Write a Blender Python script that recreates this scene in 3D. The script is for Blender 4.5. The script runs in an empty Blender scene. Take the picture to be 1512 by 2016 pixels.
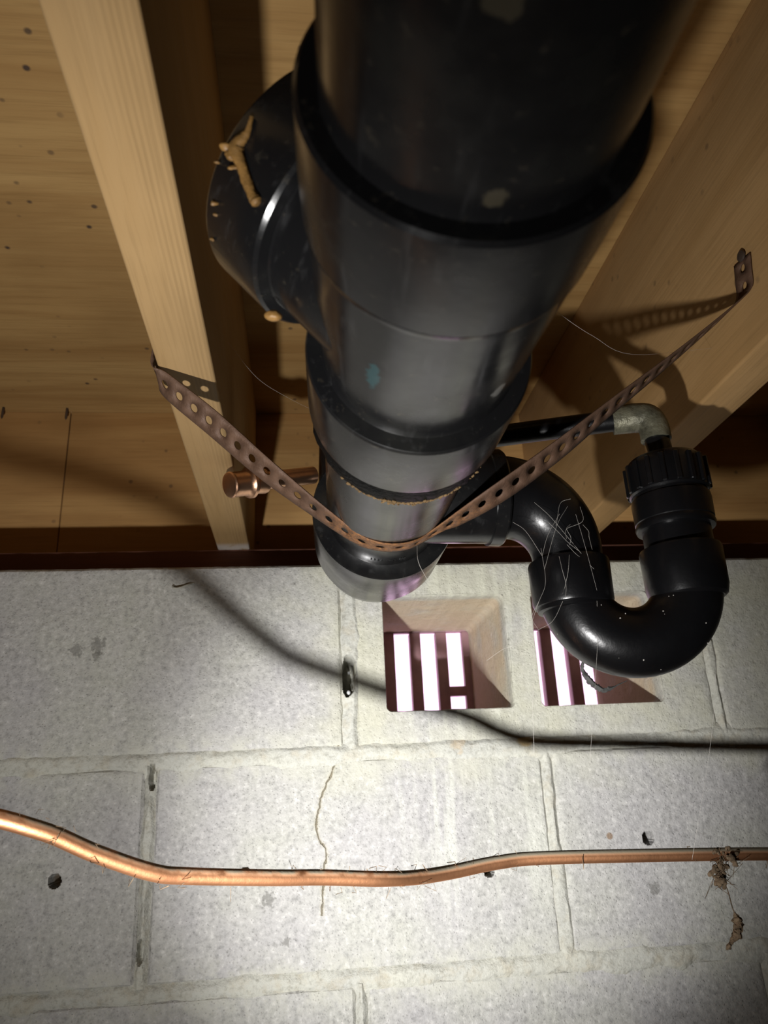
import bpy, bmesh, math, random
import numpy as np
from mathutils import Vector, Matrix

random.seed(7)
rng = np.random.default_rng(7)
scene = bpy.context.scene
COL = scene.collection

# ------------------------------------------------------------------ camera
# World frame: X runs along the block wall, +Y points at it (wall face at Y = 0), Z = 0 is the top of the wall.
CAM_LOC = Vector((0.1486, -0.8368, -0.2489))
yaw, pitch, roll = 0.1170, 0.3532, -0.0494
fwd = Vector((math.sin(yaw) * math.cos(pitch), math.cos(yaw) * math.cos(pitch), math.sin(pitch)))
rgt = Vector((math.cos(yaw), -math.sin(yaw), 0.0))
upv = rgt.cross(fwd)
r2 = rgt * math.cos(roll) + upv * math.sin(roll)
u2 = -rgt * math.sin(roll) + upv * math.cos(roll)
cam_data = bpy.data.cameras.new('camera')
cam = bpy.data.objects.new('camera', cam_data)
COL.objects.link(cam)
cam.matrix_world = Matrix(((r2.x, u2.x, -fwd.x, CAM_LOC.x), (r2.y, u2.y, -fwd.y, CAM_LOC.y),
                           (r2.z, u2.z, -fwd.z, CAM_LOC.z), (0, 0, 0, 1)))
cam_data.sensor_fit = 'VERTICAL'
cam_data.sensor_height = 36.0
cam_data.sensor_width = 27.0
cam_data.lens = 1528.66 / 2016.0 * 36.0
cam_data.clip_start = 0.01
cam_data.dof.use_dof = True
cam_data.dof.focus_distance = 0.56
cam_data.dof.aperture_fstop = 14.0
scene.camera = cam

# ------------------------------------------------------------------ daylight outside the vent
world = bpy.data.worlds.new('daylight')
scene.world = world
world.use_nodes = True
world.node_tree.nodes['Background'].inputs[0].default_value = (1.0, 0.66, 0.92, 1)
world.node_tree.nodes['Background'].inputs[1].default_value = 1.9

# ------------------------------------------------------------------ hand torch, low and to the left of the camera
TORCH = Vector((0.004, -0.734, -0.491))
def torch_lamp(name, aim, energy, size_deg, blend, radius, color):
    d = bpy.data.lights.new(name, 'SPOT')
    d.energy = energy; d.spot_size = math.radians(size_deg); d.spot_blend = blend
    d.shadow_soft_size = radius; d.color = color
    o = bpy.data.objects.new(name, d); COL.objects.link(o)
    o.location = TORCH
    o.rotation_euler = (Vector(aim) - TORCH).to_track_quat('-Z', 'Y').to_euler()
    return o
torch_lamp('torch_hotspot', (0.29, 0.0, -0.250), 50.0, 46, 1.0, 0.012, (0.985, 0.99, 1.0))
torch_lamp('torch_beam', (0.17, 0.0, 0.15), 17.0, 100, 1.0, 0.012, (1.0, 0.985, 0.975))
torch_lamp('torch_spill', (0.26, 0.0, -0.06), 1.7, 172, 0.6, 0.012, (1.0, 0.97, 0.92))

scene.view_settings.view_transform = 'Standard'
scene.view_settings.look = 'None'
scene.view_settings.gamma = 1.0
scene.view_settings.exposure = 0.0
scene.view_settings.use_curve_mapping = False

# ------------------------------------------------------------------ material helpers
class NT:
    def __init__(self, name):
        self.m = bpy.data.materials.new(name); self.m.use_nodes = True
        self.t = self.m.node_tree; self.N = self.t.nodes; self.L = self.t.links
        self.bsdf = self.N['Principled BSDF']
        self.co = self.N.new('ShaderNodeTexCoord').outputs['Object']
    def setin(self, sock, v):
        if isinstance(v, bpy.types.NodeSocket): self.L.new(v, sock)
        elif isinstance(v, (tuple, list)) and len(v) == 3 and sock.type == 'RGBA': sock.default_value = (*v, 1)
        elif sock.type == 'RGBA' and not isinstance(v, (tuple, list)): sock.default_value = (v, v, v, 1)
        else: sock.default_value = v
    def mapping(self, scale=(1, 1, 1), loc=(0, 0, 0), rot=(0, 0, 0)):
        n = self.N.new('ShaderNodeMapping'); self.L.new(self.co, n.inputs[0])
        n.inputs['Scale'].default_value = scale; n.inputs['Location'].default_value = loc; n.inputs['Rotation'].default_value = rot
        return n.outputs[0]
    def noise(self, scale, detail=4, rough=0.55, vec=None, dist=0.0):
        n = self.N.new('ShaderNodeTexNoise'); self.L.new(vec or self.co, n.inputs['Vector'])
        n.inputs['Scale'].default_value = scale; n.inputs['Detail'].default_value = detail
        n.inputs['Roughness'].default_value = rough; n.inputs['Distortion'].default_value = dist
        return n.outputs['Fac']
    def voronoi(self, scale, vec=None, feature='F1'):
        n = self.N.new('ShaderNodeTexVoronoi'); n.feature = feature
        self.L.new(vec or self.co, n.inputs['Vector']); n.inputs['Scale'].default_value = scale
        return n.outputs['Distance']
    def ramp(self, fac, stops, interp='LINEAR'):
        n = self.N.new('ShaderNodeValToRGB'); n.color_ramp.interpolation = interp
        els = n.color_ramp.elements
        while len(els) < len(stops): els.new(0.5)
        for e, (p, c) in zip(els, stops):
            e.position = p; e.color = (c, c, c, 1) if isinstance(c, (int, float)) else (*c, 1)
        self.L.new(fac, n.inputs[0]); return n.outputs[0]
    def mix(self, fac, a, b, mode='MIX'):
        n = self.N.new('ShaderNodeMix'); n.data_type = 'RGBA'; n.blend_type = mode
        self.setin(n.inputs[0], fac); self.setin(n.inputs[6], a); self.setin(n.inputs[7], b)
        return n.outputs[2]
    def math(self, op, a, b=0.0, c=0.0, clamp=False):
        n = self.N.new('ShaderNodeMath'); n.operation = op; n.use_clamp = clamp
        self.setin(n.inputs[0], a); self.setin(n.inputs[1], b)
        if op in ('MULTIPLY_ADD', 'SMOOTH_MIN'): self.setin(n.inputs[2], c)
        return n.outputs[0]
    def xyz(self, vec=None):
        n = self.N.new('ShaderNodeSeparateXYZ'); self.L.new(vec or self.co, n.inputs[0]); return n.outputs
    def smooth(self, v, a, b, lo=0.0, hi=1.0):
        n = self.N.new('ShaderNodeMapRange'); n.interpolation_type = 'SMOOTHSTEP'
        self.setin(n.inputs[0], v)
        n.inputs[1].default_value = a; n.inputs[2].default_value = b; n.inputs[3].default_value = lo; n.inputs[4].default_value = hi
        return n.outputs[0]
    def normal_z(self):
        n = self.N.new('ShaderNodeNewGeometry'); s = self.N.new('ShaderNodeSeparateXYZ')
        self.L.new(n.outputs['Normal'], s.inputs[0]); return s.outputs[2]
    def spot(self, centre, radius, squash=(1, 1, 1), wob=0.4, nscale=90):
        """soft blot of its own shape around a point"""
        n = self.N.new('ShaderNodeVectorMath'); n.operation = 'SUBTRACT'; self.L.new(self.co, n.inputs[0]); n.inputs[1].default_value = centre
        m = self.N.new('ShaderNodeVectorMath'); m.operation = 'MULTIPLY'; self.L.new(n.outputs[0], m.inputs[0]); m.inputs[1].default_value = squash
        l = self.N.new('ShaderNodeVectorMath'); l.operation = 'LENGTH'; self.L.new(m.outputs[0], l.inputs[0])
        d = self.math('MULTIPLY_ADD', self.noise(nscale, 3), radius * wob * 2, l.outputs['Value'])
        return self.smooth(d, radius * (1 + wob), radius * (0.55 + wob))
    def bump(self, height, dist, strength=1.0, prev=None):
        n = self.N.new('ShaderNodeBump'); n.inputs['Strength'].default_value = strength; n.inputs['Distance'].default_value = dist
        self.L.new(height, n.inputs['Height'])
        if prev is not None: self.L.new(prev, n.inputs['Normal'])
        return n.outputs[0]
    def out(self, color, rough, normal=None, metallic=0.0, spec=0.5):
        self.setin(self.bsdf.inputs['Base Color'], color); self.setin(self.bsdf.inputs['Roughness'], rough)
        self.setin(self.bsdf.inputs['Metallic'], metallic); self.setin(self.bsdf.inputs['Specular IOR Level'], spec)
        if normal is not None: self.L.new(normal, self.bsdf.inputs['Normal'])
        return self.m

def concrete_material():
    t = NT('concrete_block')
    big = t.noise(9, 3, 0.5); mid = t.noise(38, 4, 0.6); fine = t.noise(165, 5, 0.72); grit = t.voronoi(300); pit = t.noise(95, 4, 0.75)
    c = t.mix(t.ramp(big, [(0.38, 0.0), (0.62, 1.0)]), (0.375, 0.362, 0.352), (0.40, 0.395, 0.345))
    c = t.mix(t.ramp(mid, [(0.35, 0.0), (0.7, 0.55)]), c, (0.47, 0.455, 0.43))
    c = t.mix(t.ramp(fine, [(0.28, 0.75), (0.50, 0.0)]), c, (0.19, 0.185, 0.175))
    c = t.mix(t.ramp(pit, [(0.26, 0.7), (0.42, 0.0)]), c, (0.21, 0.20, 0.185))
    c = t.mix(t.ramp(fine, [(0.55, 0.0), (0.72, 0.75)]), c, (0.64, 0.62, 0.58))
    c = t.mix(t.ramp(grit, [(0.04, 0.4), (0.14, 0.0)]), c, (0.24, 0.235, 0.22))
    x, y, z = t.xyz()
    # pale mineral streaks that ran down below the vent openings
    streak = t.noise(1, 3, 0.5, t.mapping((75, 1, 4)))
    zone = t.math('MULTIPLY', t.smooth(x, 0.20, 0.30), t.smooth(x, 0.47, 0.37))
    zone = t.math('MULTIPLY', zone, t.smooth(z, -0.42, -0.22))
    c = t.mix(t.math('MULTIPLY', t.ramp(streak, [(0.5, 0.0), (0.66, 0.75)]), zone), c, (0.60, 0.60, 0.52))
    # yellowish damp bloom near the joints round the vent block
    bloom = t.math('MULTIPLY', t.noise(16, 3), t.math('MULTIPLY', t.smooth(z, -0.36, -0.17), t.smooth(x, 0.02, 0.20)))
    c = t.mix(t.ramp(bloom, [(0.32, 0.0), (0.6, 0.55)]), c, (0.47, 0.455, 0.33))
    # mortar smeared over the block edges along the bed joints
    dj = t.math('PINGPONG', z, 0.1016)
    sm = t.math('MULTIPLY', t.smooth(dj, 0.034, 0.006), t.ramp(t.noise(42, 4, 0.65), [(0.42, 0.0), (0.60, 0.85)]))
    sm = t.math('MULTIPLY', sm, t.smooth(z, -0.06, -0.10))
    c = t.mix(sm, c, (0.46, 0.45, 0.385))
    # smudges
    for ce, r in (((-0.083, 0, -0.089), 0.009), ((-0.062, 0, -0.084), 0.011), ((-0.062, 0, -0.096), 0.007), ((0.117, 0, -0.335), 0.009), ((0.503, 0, -0.347), 0.008), ((0.134, 0, -0.372), 0.005)):
        c = t.mix(t.math('MULTIPLY', t.spot(ce, r * 0.75, (1, 0, 0.8), 1.4, 210), 0.6), c, (0.13, 0.125, 0.11))
    c = t.mix(t.math('MULTIPLY', t.spot((0.4635, 0, -0.2957), 0.004, (1, 0, 1), 0.3), 0.8), c, (0.22, 0.14, 0.08))
    # hairline crack running down from the open joint
    fc = t.N.new('ShaderNodeFloatCurve')
    zz = t.math('MULTIPLY_ADD', z, -1 / 0.17, -0.19 / 0.17, clamp=True)
    pts = [(0.0, 0.187), (0.12, 0.184), (0.35, 0.1677), (0.51, 0.1640), (0.63, 0.1730), (0.735, 0.1705), (0.94, 0.1678), (1.0, 0.1675)]
    cv = fc.mapping.curves[0]
    norm = lambda v: (v - 0.14) / 0.07
    cv.points[0].location = (pts[0][0], norm(pts[0][1])); cv.points[1].location = (pts[-1][0], norm(pts[-1][1]))
    for a, b in pts[1:-1]: cv.points.new(a, norm(b))
    fc.mapping.update(); t.L.new(zz, fc.inputs['Value'])
    cx = t.math('MULTIPLY_ADD', fc.outputs[0], 0.07, 0.14)
    wob = t.math('MULTIPLY_ADD', t.noise(120, 4), 0.007, -0.0035)
    dx = t.math('ABSOLUTE', t.math('ADD', t.math('SUBTRACT', x, cx), wob))
    inz = t.math('MULTIPLY', t.math('LESS_THAN', z, -0.195), t.math('GREATER_THAN', z, -0.352))
    halo = t.math('MULTIPLY', t.smooth(dx, 0.0035, 0.0008), inz)
    core = t.math('MULTIPLY', t.smooth(dx, 0.0010, 0.0004), inz)
    c = t.mix(t.math('MULTIPLY', halo, 0.28), c, (0.40, 0.34, 0.20))
    c = t.mix(t.math('MULTIPLY', core, 0.72), c, (0.14, 0.11, 0.06))
    # rust-brown grime inside the core openings of the vent block
    inside = t.math('MULTIPLY', t.smooth(y, 0.004, 0.03), t.noise(22, 4))
    c = t.mix(t.ramp(inside, [(0.15, 0.0), (0.5, 0.6)]), c, (0.50, 0.37, 0.22))
    h = t.math('ADD', t.math('ADD', t.math('MULTIPLY', t.noise(230, 5, 0.7), 0.8), t.math('MULTIPLY', pit, 1.0)), t.math('MULTIPLY', t.ramp(grit, [(0.0, 0.0), (0.25, 1.0)]), 0.5))
    h = t.math('SUBTRACT', h, t.math('MULTIPLY', core, 2.0))
    return t.out(c, 0.93, t.bump(h, 0.0017, 0.85), spec=0.2)

def mortar_material():
    t = NT('mortar')
    big = t.noise(14, 3); fine = t.noise(260, 4, 0.7); mid = t.noise(60, 4, 0.6)
    c = t.mix(t.ramp(big, [(0.35, 0.0), (0.65, 1.0)]), (0.44, 0.435, 0.39), (0.485, 0.475, 0.405))
    c = t.mix(t.ramp(mid, [(0.5, 0.0), (0.72, 0.5)]), c, (0.36, 0.30, 0.20))
    c = t.mix(t.ramp(fine, [(0.3, 0.6), (0.5, 0.0)]), c, (0.23, 0.22, 0.18))
    c = t.mix(t.math('MULTIPLY', t.spot((0.313, 0, -0.197), 0.009, (1, 0, 0.7), 0.8, 160), 0.35), c, (0.45, 0.30, 0.14))
    c = t.mix(t.spot((0.385, 0, -0.198), 0.012, (1, 0, 1.6), 0.5), c, (0.42, 0.31, 0.16))
    h = t.noise(170, 5, 0.7)
    return t.out(c, 0.95, t.bump(h, 0.0024, 0.9), spec=0.15)

def wood_material(name, axis, light, dark, spots=0.0, rings=False, seed=0.0, chalk=False, knots=True):
    t = NT(name)
    if axis == 'X': g, f = (2.2, 20, 20), (12, 300, 300)
    else: g, f = (24, 2.2, 24), (420, 12, 420)
    off = (seed, seed * 1.7, seed * 0.6)
    grain = t.noise(1.0, 4, 0.55, t.mapping(g, off), 0.9)
    fibre = t.noise(1.0, 3, 0.6, t.mapping(f, off))
    blotch = t.noise(7, 3, 0.5, t.mapping((1, 1, 1), off))
    c = t.mix(t.ramp(grain, [(0.34, 0.0), (0.68, 1.0)]), light, dark)
    c = t.mix(t.ramp(fibre, [(0.30, 0.30), (0.52, 0.0)]), c, tuple(v * 0.62 for v in dark))
    c = t.mix(t.ramp(blotch, [(0.45, 0.0), (0.72, 0.5)]), c, tuple(v * 0.78 for v in dark))
    if knots:
        kv = (1.2, 4.2, 4.2) if axis == 'X' else (4.2, 1.2, 4.2)
        k = t.voronoi(1.0, t.mapping(kv, (seed + 3.3, 1.1, 0.7)))
        c = t.mix(t.ramp(k, [(0.045, 0.85), (0.11, 0.0)]), c, tuple(v * 0.35 for v in dark))
    if spots:
        s = t.voronoi(42, t.mapping((1, 1, 1), off)); sel = t.noise(11, 2, 0.5, t.mapping((1, 1, 1), (seed + 5, 2, 1)))
        m = t.math('MULTIPLY', t.ramp(s, [(0.07, 1.0), (0.15, 0.0)]), t.ramp(sel, [(0.44, 0.0), (0.58, 1.0)]))
        c = t.mix(t.math('MULTIPLY', m, spots), c, (0.07, 0.045, 0.03))
    h = t.math('ADD', t.math('MULTIPLY', grain, 0.6), t.math('MULTIPLY', fibre, 0.5))
    x, y, z = t.xyz()
    if rings:
        w = t.N.new('ShaderNodeTexWave'); w.wave_type = 'BANDS'; w.bands_direction = 'X'
        w.inputs['Scale'].default_value = 105; w.inputs['Distortion'].default_value = 1.6; w.inputs['Detail'].default_value = 2; w.inputs['Detail Scale'].default_value = 0.4
        t.L.new(t.mapping((1, 0.05, 1)), w.inputs['Vector'])
        msk = t.smooth(x, 0.068, 0.080)
        m = t.math('MULTIPLY', t.ramp(w.outputs['Fac'], [(0.2, 0.0), (0.9, 0.26)]), msk)
        c = t.mix(m, c, tuple(v * 0.6 for v in dark))
        h = t.math('ADD', h, t.math('MULTIPLY', m, -1.0))
    if chalk:
        m = t.math('MULTIPLY', t.smooth(y, 0.030, 0.050), t.math('MULTIPLY', t.smooth(z, 0.047, 0.040), t.smooth(t.noise(60, 3), 0.3, 0.5)))
        c = t.mix(t.math('MULTIPLY', m, 0.75), c, (0.60, 0.56, 0.52))
    return t.out(c, t.ramp(fibre, [(0.3, 0.62), (0.7, 0.8)]), t.bump(h, 0.0006, 0.6), spec=0.3)

def abs_material():
    t = NT('black_abs_plastic')
    n = t.noise(24, 4, 0.6); f = t.noise(180, 4, 0.65); scuff = t.noise(1, 3, 0.6, t.mapping((160, 14, 160)))
    c = t.mix(t.ramp(n, [(0.48, 0.0), (0.72, 0.5)]), (0.008, 0.008, 0.0085), (0.022, 0.022, 0.019))
    c = t.mix(t.ramp(f, [(0.62, 0.0), (0.78, 0.35)]), c, (0.10, 0.085, 0.06))
    c = t.mix(t.ramp(scuff, [(0.6, 0.0), (0.75, 0.25)]), c, (0.06, 0.06, 0.06))
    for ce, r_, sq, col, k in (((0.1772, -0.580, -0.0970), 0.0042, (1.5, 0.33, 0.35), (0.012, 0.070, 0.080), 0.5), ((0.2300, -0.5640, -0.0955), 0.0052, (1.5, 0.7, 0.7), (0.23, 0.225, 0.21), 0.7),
                               ((0.1983, -0.6859, -0.1093), 0.0040, (1, 1, 1), (0.10, 0.085, 0.055), 0.55), ((0.1873, -0.7380, -0.1116), 0.0050, (1, 1, 1), (0.10, 0.085, 0.055), 0.5)):
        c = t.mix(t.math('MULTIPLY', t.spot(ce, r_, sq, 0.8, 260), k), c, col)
    r = t.math('ADD', t.ramp(n, [(0.35, 0.13), (0.7, 0.30)]), t.math('MULTIPLY', f, 0.08))
    return t.out(c, r, t.bump(t.math('ADD', n, t.math('MULTIPLY', f, 0.12)), 0.0010, 0.25), spec=0.5)

def simple_material(name, color, rough, metallic=0.0, bump=0.0, bscale=200, var=0.25, spec=0.5):
    t = NT(name)
    n = t.noise(bscale * 0.3, 4, 0.6); f = t.noise(bscale, 3, 0.6)
    c = t.mix(t.ramp(n, [(0.35, 0.0), (0.7, 1.0)]), color, tuple(max(0, v * (1 - var)) for v in color))
    return t.out(c, t.math('MULTIPLY_ADD', n, 0.12, rough - 0.06), t.bump(f, bump, 0.6) if bump else None, metallic, spec)

def copper_material(name, color, rough, dust):
    t = NT(name)
    n = t.noise(45, 4, 0.6); f = t.noise(300, 3, 0.6)
    c = t.mix(t.ramp(n, [(0.4, 0.0), (0.7, 0.6)]), color, tuple(v * 0.6 for v in color))
    metal, rg = 1.0, t.math('MULTIPLY_ADD', n, 0.2, rough - 0.1)
    if dust:
        x, y, z = t.xyz()
        amount = t.math('MULTIPLY', t.smooth(t.normal_z(), 0.05, 0.7), t.smooth(t.math('ADD', t.noise(70, 4), t.smooth(x, 0.15, 0.35, 0.0, 0.25)), 0.30, 0.62))
        c = t.mix(amount, c, (0.23, 0.20, 0.14))
        metal = t.math('SUBTRACT', 1.0, amount); rg = t.mix(amount, rg, 0.9)
    return t.out(c, rg, t.bump(f, 0.0004, 0.4), metal)

def rust_material():
    t = NT('rusty_steel')
    n = t.noise(90, 5, 0.65); f = t.noise(420, 4, 0.7); x, y, z = t.xyz()
    c = t.mix(t.ramp(n, [(0.35, 0.0), (0.65, 1.0)]), (0.105, 0.058, 0.036), (0.145, 0.080, 0.048))
    wet = t.math('MULTIPLY', t.smooth(z, -0.060, -0.080), t.ramp(f, [(0.35, 0.0), (0.6, 1.0)]))
    c = t.mix(wet, c, (0.33, 0.15, 0.055))
    return t.out(c, t.ramp(n, [(0.3, 0.5), (0.7, 0.8)]), t.bump(f, 0.0006, 0.7), 0.25)

M = dict(
    block=concrete_material(), mortar=mortar_material(),
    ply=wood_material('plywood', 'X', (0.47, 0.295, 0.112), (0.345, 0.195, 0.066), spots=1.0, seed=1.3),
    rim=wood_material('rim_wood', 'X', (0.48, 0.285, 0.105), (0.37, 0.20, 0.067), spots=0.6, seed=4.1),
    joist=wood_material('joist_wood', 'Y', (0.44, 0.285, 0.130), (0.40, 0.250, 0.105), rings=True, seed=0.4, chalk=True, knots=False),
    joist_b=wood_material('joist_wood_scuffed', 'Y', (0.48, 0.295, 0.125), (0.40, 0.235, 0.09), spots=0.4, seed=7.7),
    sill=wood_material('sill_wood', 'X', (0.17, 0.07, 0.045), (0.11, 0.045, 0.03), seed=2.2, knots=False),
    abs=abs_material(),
    glue=simple_material('black_solvent_cement', (0.004, 0.004, 0.004), 0.42, 0, 0.0030, 220, 0.3, 0.02),
    trap=simple_material('matt_black_plastic', (0.006, 0.006, 0.0068), 0.30, 0, 0.0004, 120, 0.4),
    rust=rust_material(),
    copper=copper_material('soft_copper_tube', (0.72, 0.35, 0.175), 0.52, True),
    copper_new=copper_material('bright_copper', (0.88, 0.52, 0.33), 0.34, False),
    bronze=simple_material('dull_bronze', (0.21, 0.20, 0.135), 0.5, 0.35, 0.0016, 240, 0.75),
    vent=simple_material('brown_vent_plastic', (0.30, 0.165, 0.180), 0.5, 0, 0.0003, 150, 0.25),
    drip=simple_material('dried_amber_glue', (0.31, 0.165, 0.045), 0.5, 0, 0.0015, 260, 0.6),
    dirt=simple_material('tan_dirt_crumbs', (0.25, 0.16, 0.075), 0.9, 0, 0.0015, 600, 0.6, 0.2),
    web=simple_material('cobweb_silk', (0.72, 0.68, 0.62), 0.5, 0, 0, 200, 0.2),
    lint=simple_material('dusty_lint', (0.19, 0.135, 0.085), 0.95, 0, 0.003, 420, 0.75, 0.1),
    shred=simple_material('grey_shred', (0.09, 0.09, 0.085), 0.7, 0, 0.0008, 300, 0.4),
    nail=simple_material('nail_steel', (0.12, 0.09, 0.07), 0.55, 0.6, 0.0003, 300, 0.4),
    earth=simple_material('bare_earth', (0.17, 0.12, 0.08), 0.97, 0, 0.01, 30, 0.5, 0.1),
    farwall=simple_material('far_concrete', (0.30, 0.29, 0.28), 0.95, 0, 0.003, 60, 0.2, 0.1),
    drop=simple_material('water_drop', (0.6, 0.6, 0.6), 0.03, 0.0, 0, 100, 0.1, 1.0),
)

# ------------------------------------------------------------------ object helpers
def tag(o, label=None, cat=None, group=None, kind=None):
    if label: o['label'] = label
    if cat: o['category'] = cat
    if group: o['group'] = group
    if kind: o['kind'] = kind
    return o
def thing(name, loc, label, cat, group=None):
    e = bpy.data.objects.new(name, None); COL.objects.link(e); e.location = loc
    e.empty_display_size = 0.02
    return tag(e, label, cat, group)
def put(name, verts, faces, mat, parent=None, smooth=True, bevel=0.0, segs=2):
    me = bpy.data.meshes.new(name)
    me.from_pydata([tuple(map(float, v)) for v in verts], [], [tuple(map(int, f)) for f in faces])
    bm = bmesh.new(); bm.from_mesh(me)
    bmesh.ops.recalc_face_normals(bm, faces=bm.faces)
    if bevel:
        bmesh.ops.bevel(bm, geom=[e for e in bm.edges], offset=bevel, segments=segs, affect='EDGES', profile=0.5)
    bm.to_mesh(me); bm.free()
    me.materials.append(M[mat])
    o = bpy.data.objects.new(name, me); COL.objects.link(o)
    attach(o, parent)
    if smooth: shade(me)
    return o
def attach(o, parent):
    if parent is not None:
        o.parent = parent
        if parent.type == 'EMPTY': o.matrix_parent_inverse = Matrix.Translation(-Vector(parent.location))   # meshes are built in world coordinates
def shade(me, ang=35):
    me.polygons.foreach_set('use_smooth', [True] * len(me.polygons))
    bm = bmesh.new(); bm.from_mesh(me); lim = math.radians(ang)
    for e in bm.edges:
        if len(e.link_faces) == 2 and e.calc_face_angle(0) > lim: e.smooth = False
    bm.to_mesh(me); bm.free()
def box_geo(a, b):
    (x0, y0, z0), (x1, y1, z1) = a, b
    v = [(x0, y0, z0), (x1, y0, z0), (x1, y1, z0), (x0, y1, z0), (x0, y0, z1), (x1, y0, z1), (x1, y1, z1), (x0, y1, z1)]
    f = [(0, 3, 2, 1), (4, 5, 6, 7), (0, 1, 5, 4), (1, 2, 6, 5), (2, 3, 7, 6), (3, 0, 4, 7)]
    return v, f
def box(name, a, b, mat, parent=None, bevel=0.0, segs=2):
    v, f = box_geo(a, b); return put(name, v, f, mat, parent, bevel > 0, bevel, segs)
def frame(d):
    d = np.array(d, float); d /= np.linalg.norm(d)
    h = np.array([0, 0, 1.0]) if abs(d[2]) < 0.9 else np.array([1.0, 0, 0])
    s = np.cross(d, h); s /= np.linalg.norm(s); return d, s, np.cross(s, d)
def lathe_geo(o, d, prof, n=64, cap0=True, cap1=True, jit=None):
    """profile of (distance along d, radius)"""
    o = np.array(o, float); d, s, u = frame(d)
    t = np.linspace(0, 2 * np.pi, n, endpoint=False)
    ringdir = np.cos(t)[:, None] * s + np.sin(t)[:, None] * u
    V = [];
    for k, (a, r) in enumerate(prof):
        rr = np.full(n, r) if jit is None else r + jit[k]
        V.append(o + d * a + ringdir * rr[:, None])
    V = np.concatenate(V); F = []
    for k in range(len(prof) - 1):
        for i in range(n):
            j = (i + 1) % n; F.append((k * n + i, k * n + j, (k + 1) * n + j, (k + 1) * n + i))
    if cap0: F.append(tuple(range(n)))
    if cap1: F.append(tuple(range((len(prof) - 1) * n, len(prof) * n)))
    return V, F
def lathe(name, o, d, prof, mat, parent=None, n=64, **k):
    V, F = lathe_geo(o, d, prof, n, **k); return put(name, V, F, mat, parent)
def smooth_path(pts, n):
    """Catmull-Rom through the points"""
    P = np.array(pts, float); P = np.vstack([2 * P[0] - P[1], P, 2 * P[-1] - P[-2]]); out = []
    for i in range(1, len(P) - 2):
        for t in np.linspace(0, 1, n, endpoint=False):
            a, b, c, d = P[i - 1:i + 3]
            out.append(0.5 * ((2 * b) + (-a + c) * t + (2 * a - 5 * b + 4 * c - d) * t * t + (-a + 3 * b - 3 * c + d) * t ** 3))
    out.append(P[-2]); return np.array(out)
def sweep_geo(path, radii, n=24, caps=True, wob=0.0):
    P = np.array(path, float); R = np.broadcast_to(np.array(radii, float), (len(P),))
    T = np.gradient(P, axis=0); T /= np.linalg.norm(T, axis=1)[:, None]
    _, s, u = frame(T[0]); V = []; t = np.linspace(0, 2 * np.pi, n, endpoint=False)
    for i in range(len(P)):
        s = s - T[i] * (s @ T[i]); s /= np.linalg.norm(s); u = np.cross(s, T[i])
        r = R[i] * (1 + (rng.normal(0, wob, n) if wob else 0))
        V.append(P[i] + (np.cos(t) * r)[:, None] * s + (np.sin(t) * r)[:, None] * u)
    V = np.concatenate(V); F = []
    for k in range(len(P) - 1):
        for i in range(n):
            j = (i + 1) % n; F.append((k * n + i, k * n + j, (k + 1) * n + j, (k + 1) * n + i))
    if caps: F.append(tuple(range(n))); F.append(tuple(range((len(P) - 1) * n, len(P) * n)))
    return V, F
def sweep(name, path, radii, mat, parent=None, n=24, **k):
    V, F = sweep_geo(path, radii, n, **k); return put(name, V, F, mat, parent)
def merge(parts):
    V = []; F = []; o = 0
    for v, f in parts:
        v = np.array(v); V.append(v); F += [tuple(i + o for i in q) for q in f]; o += len(v)
    return np.concatenate(V), F
def arc(c, a, b, r, t0, t1, n=14):
    """points c + r(cos t * a + sin t * b)"""
    c, a, b = map(lambda q: np.array(q, float), (c, a, b))
    return [c + r * (math.cos(t) * a + math.sin(t) * b) for t in np.linspace(t0, t1, n)]
def lump_geo(c, r, seed, squash=(1, 1, 1), sub=2, amp=0.35):
    bm = bmesh.new(); bmesh.ops.create_icosphere(bm, subdivisions=sub, radius=1.0)
    g = np.random.default_rng(seed); k = g.normal(0, 1, (5, 3)) * 1.6; ph = g.uniform(0, 6, 5)
    V = []
    for v in bm.verts:
        p = np.array(v.co); f = 1 + amp * sum(math.sin(p @ k[i] + ph[i]) for i in range(5)) / 3
        V.append(np.array(c) + p * f * r * np.array(squash))
    bm.verts.index_update(); F = [tuple(w.index for w in f.verts) for f in bm.faces]; bm.free()
    return np.array(V), F

# lattice noise for the rough masonry relief
_tab = rng.random((256, 256))
def vnoise(x, z, s, ox=0.0):
    x = np.asarray(x) * s + ox; z = np.asarray(z) * s + ox * 1.7
    xi = np.floor(x).astype(int); zi = np.floor(z).astype(int); fx = x - xi; fz = z - zi
    fx = fx * fx * (3 - 2 * fx); fz = fz * fz * (3 - 2 * fz)
    T = lambda a, b: _tab[a % 256, b % 256]
    return (T(xi, zi) * (1 - fx) + T(xi + 1, zi) * fx) * (1 - fz) + (T(xi, zi + 1) * (1 - fx) + T(xi + 1, zi + 1) * fx) * fz
def fbm(x, z, s, n=3, ox=0.0):
    a, tot, w = 0, 0, 1.0
    for i in range(n): a = a + w * (vnoise(x, z, s * 2 ** i, ox + i * 13.7) - 0.5); tot += w; w *= 0.55
    return a / tot

# ================================================================== THE SETTING
H, MOD, JT = 0.2032, 0.4064, 0.0055       # course height, block module, half a mortar joint
WALL_T = 0.194
WX0, WX1 = -1.016, 1.6256 + 0.2032        # extent of the block wall
COURSES = 4
FLOOR_Z = -COURSES * H

wall = thing('wall_back', (0.3, 0.1, FLOOR_Z), None, None); wall['kind'] = 'structure'
HOLES = [(-0.0833, -0.3077, 0.0058), (0.0944, -0.3117, 0.0058), (0.3347, -0.3216, 0.0052), (0.5038, -0.2997, 0.0060)]
VENTS = [(0.2395, 0.3775, -0.1635, -0.0385), (0.4085, 0.5465, -0.1640, -0.0390)]

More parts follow.
